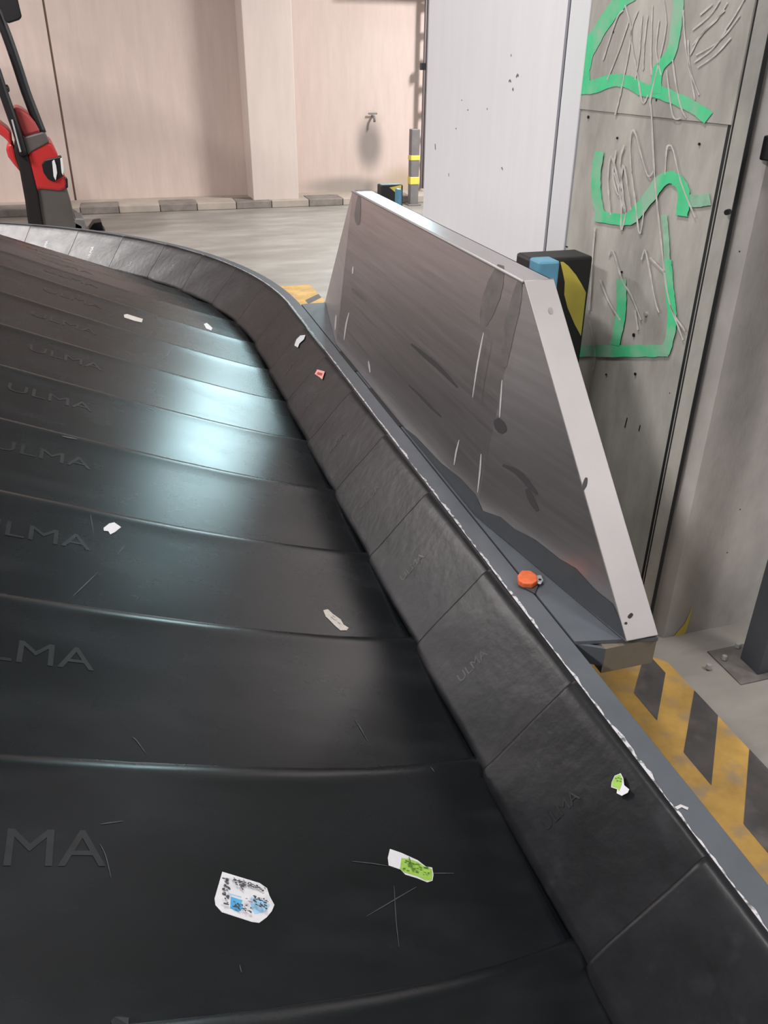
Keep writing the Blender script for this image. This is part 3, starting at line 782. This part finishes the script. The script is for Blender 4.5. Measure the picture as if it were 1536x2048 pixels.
# ------------------------------------------------------------------ forklift behind the carousel
FY = 8.0
tr = empty('forklift', on_y(90, 470, FY) * 1.0); 
tr.location.z = 0; WORLD_LOC[tr.name] = V(tr.location)
tag(tr, 'red and black forklift parked beyond the carousel at the left', 'forklift')
BACK = V((-.40, 1, 0)).normalized()
def ftop(name, px, m_, d0=0.0, d1=.8, bevel=.02, to_floor=False, parent=tr):
    pts = [on_y(u, v, FY) + BACK * d0 for u, v in px]
    if to_floor:
        lo = min(p.z for p in pts)
        pts = [V((p.x, p.y, 0)) if abs(p.z - lo) < .02 else p for p in pts]
    return link(name, *slab(pts, BACK * (d1 - d0)), m_, parent, bevel=bevel)
zf = on_y(90, 520, FY).z
ftop('base', [(66, 374), (132, 370), (141, 400), (150, 440), (168, 450), (175, 505), (92, 505), (80, 440)], 'truck_grey', 0, .8, .025, True)
ftop('side_panel', [(33, 262), (50, 290), (62, 330), (76, 385), (84, 440), (96, 505), (66, 505), (50, 400), (40, 345), (28, 300)], 'truck_dark', -.03, .7, .02, True)
body = ftop('counterweight', [(56, 312), (62, 300), (90, 283), (104, 286), (114, 305), (124, 335), (133, 362), (135, 376), (122, 382), (80, 378), (72, 384), (62, 345)], 'red', -.02, .75, .03)
ftop('hood_band', [(40, 280), (46, 274), (84, 264), (90, 266), (99, 284), (92, 288), (62, 304), (54, 312)], 'truck_grey', -.03, .7, .012)
ftop('hood', [(22, 222), (30, 213), (44, 219), (58, 229), (70, 244), (82, 266), (48, 276), (36, 255)], 'red_matte', 0, .6, .03)
ftop('seat_side', [(-14, 240), (0, 247), (14, 258), (22, 268), (24, 294), (12, 280), (-10, 262)], 'red', .05, .5, .02)
ftop('fender', [(11, 300), (16, 290), (25, 287), (32, 318), (42, 348), (28, 332), (16, 316)], 'red', .1, .5, .02)
lampE = ftop('tail_lamp', [(83, 328), (90, 319), (108, 315), (123, 312), (126, 330), (127, 350), (118, 356), (108, 363), (96, 358), (87, 345)], 'black', -.035, .1, .008)
ftop('lens', [(104, 322), (108, 318), (112, 330), (114, 345), (111, 360), (107, 352)], 'lens', -.045, 0, .003, parent=tr)
ftop('lens', [(120, 316), (124, 314), (127, 335), (126, 350), (123, 345)], 'lens', -.045, 0, .003, parent=tr)
ftop('rear_step', [(150, 437), (168, 438), (172, 452), (176, 505), (152, 505)], 'post_grey', .0, .4, .01, True)
ftop('bumper_hook', [(131, 352), (135, 358), (136, 374), (132, 377), (130, 372), (133, 364)], 'black', -.03, .02, .003)
gp = [on_y(u, v, FY) + BACK * .1 for u, v in ((84, 268), (70, 232), (52, 185), (34, 130), (16, 78), (2, 42), (-20, -10), (-45, -50))]
link('overhead_guard', *tube(smooth_path(gp, 4), .042, 10), 'black', tr, smooth=True)
gp = [on_y(u, v, FY) - BACK * .04 for u, v in ((48, 310), (34, 262), (20, 222), (6, 182), (-8, 140), (-30, 80))]
link('overhead_guard', *tube(smooth_path(gp, 4), .04, 10), 'black', tr, smooth=True)
hp = [on_y(u, v, FY) - BACK * .085 for u, v in ((41, 302), (33, 272), (24, 238))]
link('grab_rail', *tube(hp, .008, 8), 'light_metal', tr)
kp_ = on_y(12, 179, FY); link('knob', *tube([kp_ - V((.06, 0, 0)), kp_ + V((.02, 0, .01))], .03, 8), 'black', tr, smooth=True)
mr_ = ftop('mirror', [(-30, -30), (26, -30), (36, 0), (44, 34), (38, 40), (16, 47), (9, 40), (2, 20)], 'black', -.02, .06, .012)
# the rest of the truck, beyond the left edge of the frame
def fx(u): return on_y(u, 300, FY).x
def fbox(name, x0, x1, y0, y1, z0, z1, m_, bevel=.02):
    return link(name, *prism([V((x0, y0, z0)), V((x1, y0, z0)), V((x1, y1, z0)), V((x0, y1, z0))], [V((x0, y0, z1)), V((x1, y0, z1)), V((x1, y1, z1)), V((x0, y1, z1))]), m_, tr, bevel=bevel)
xr = fx(-125)
fbox('chassis', xr - 1.25, xr - .05, FY, FY + .55, .16, .62, 'truck_dark')
fbox('engine_cover', xr - .75, xr - .05, FY + .06, FY + .50, .62, .98, 'red')
fbox('seat', xr - .78, xr - .30, FY + .08, FY + .48, .98, 1.10, 'truck_dark', .04)
fbox('seat_back', xr - .36, xr - .24, FY + .08, FY + .48, 1.05, 1.55, 'truck_dark', .04)
for yb in (.06, .20, .34, .48):
    fbox('roof_bar', xr - 1.15, fx(-52), FY + yb, FY + yb + .04, 2.10, 2.14, 'black', .008)
for yy in (FY + .06, FY + .50):
    link('front_pillar', *tube([V((xr - 1.2, yy, .6)), V((xr - 1.1, yy, 2.13))], .035, 8), 'black', tr, smooth=True)
    fbox('mast_rail', xr - 1.50, xr - 1.40, yy + (.1 if yy < FY + .3 else -.2), yy + (.2 if yy < FY + .3 else -.1), .05, 2.1, 'truck_grey', .008)
    fbox('fork', xr - 2.15, xr - 1.50, yy + (.1 if yy < FY + .3 else -.22), yy + (.22 if yy < FY + .3 else -.1), .05, .09, 'truck_grey', .008)
    for xx, rr in ((xr - 1.1, .28), (xr - .25, .22)):
        yw = yy - .03 if yy < FY + .3 else yy + .02
        link('wheel', *tube([V((xx, yw - .08, rr)), V((xx, yw - .06, rr)), V((xx, yw + .06, rr)), V((xx, yw + .08, rr))], [rr * .8, rr, rr, rr * .8], 20), 'black', tr, smooth=True, auto=40)
cy = FY + .45
cpts = [on_y(u, v, cy) for u, v in ((181, 456), (188, 446), (203, 444), (207, 458))]
cpts += [V((cpts[-1].x + .02, cy, 0)), V((cpts[0].x - .02, cy, 0))]
tag(link('wheel_chock', *slab(cpts, V((-.08, .22, 0))), 'black', bevel=.015), 'black rubber wheel chock beside the forklift', 'wheel chock')

# ------------------------------------------------------------------ luminaires
def area(name, loc, sx, sy, watts, colour, rot, parent):
    ld_ = bpy.data.lights.new(name, 'AREA'); ld_.shape = 'RECTANGLE'; ld_.size = sx; ld_.size_y = sy; ld_.energy = watts; ld_.color = colour
    o = bpy.data.objects.new(name, ld_); col.objects.link(o); o.parent = parent; o.location = loc - WORLD_LOC[parent.name]; o.rotation_euler = rot
    return o
RZ = math.radians(17.06)
for s_, o_, z_, ln, wd, wt, cl, lab in LUM:
    e = empty('ceiling_luminaire', L(s_, o_, z_)); tag(e, lab, 'lamp', 'ceiling luminaires')
    link('housing', *boxL(s_ - ln / 2 - .03, s_ + ln / 2 + .03, o_ - wd / 2 - .03, o_ + wd / 2 + .03, z_, CEIL), 'housing', e)
    link('diffuser', *boxL(s_ - ln / 2, s_ + ln / 2, o_ - wd / 2, o_ + wd / 2, z_ - .02, z_), 'diffuser', e)
    area('lamp_light', L(s_, o_, z_ - .03), wd, ln, wt, cl, (0, 0, RZ), e)
# cool floodlight high on the far wall: its reflection streaks the slats
fs, fo, fz = 10.24, 3.3, 2.76
e = empty('floodlight', L(fs, fo, fz)); tag(e, 'cool white floodlight on the far wall above the tap', 'lamp')
link('housing', *boxL(fs + .03, fs + .12, fo - .54, fo + .54, fz - .52, fz + .52), 'housing', e)
link('diffuser', *boxL(fs, fs + .03, fo - .5, fo + .5, fz - .48, fz + .48), 'diffuser_cool', e)
link('wall_arm', *boxL(fs + .12, WS - .002, fo - .05, fo + .05, fz - .05, fz + .05), 'housing', e)
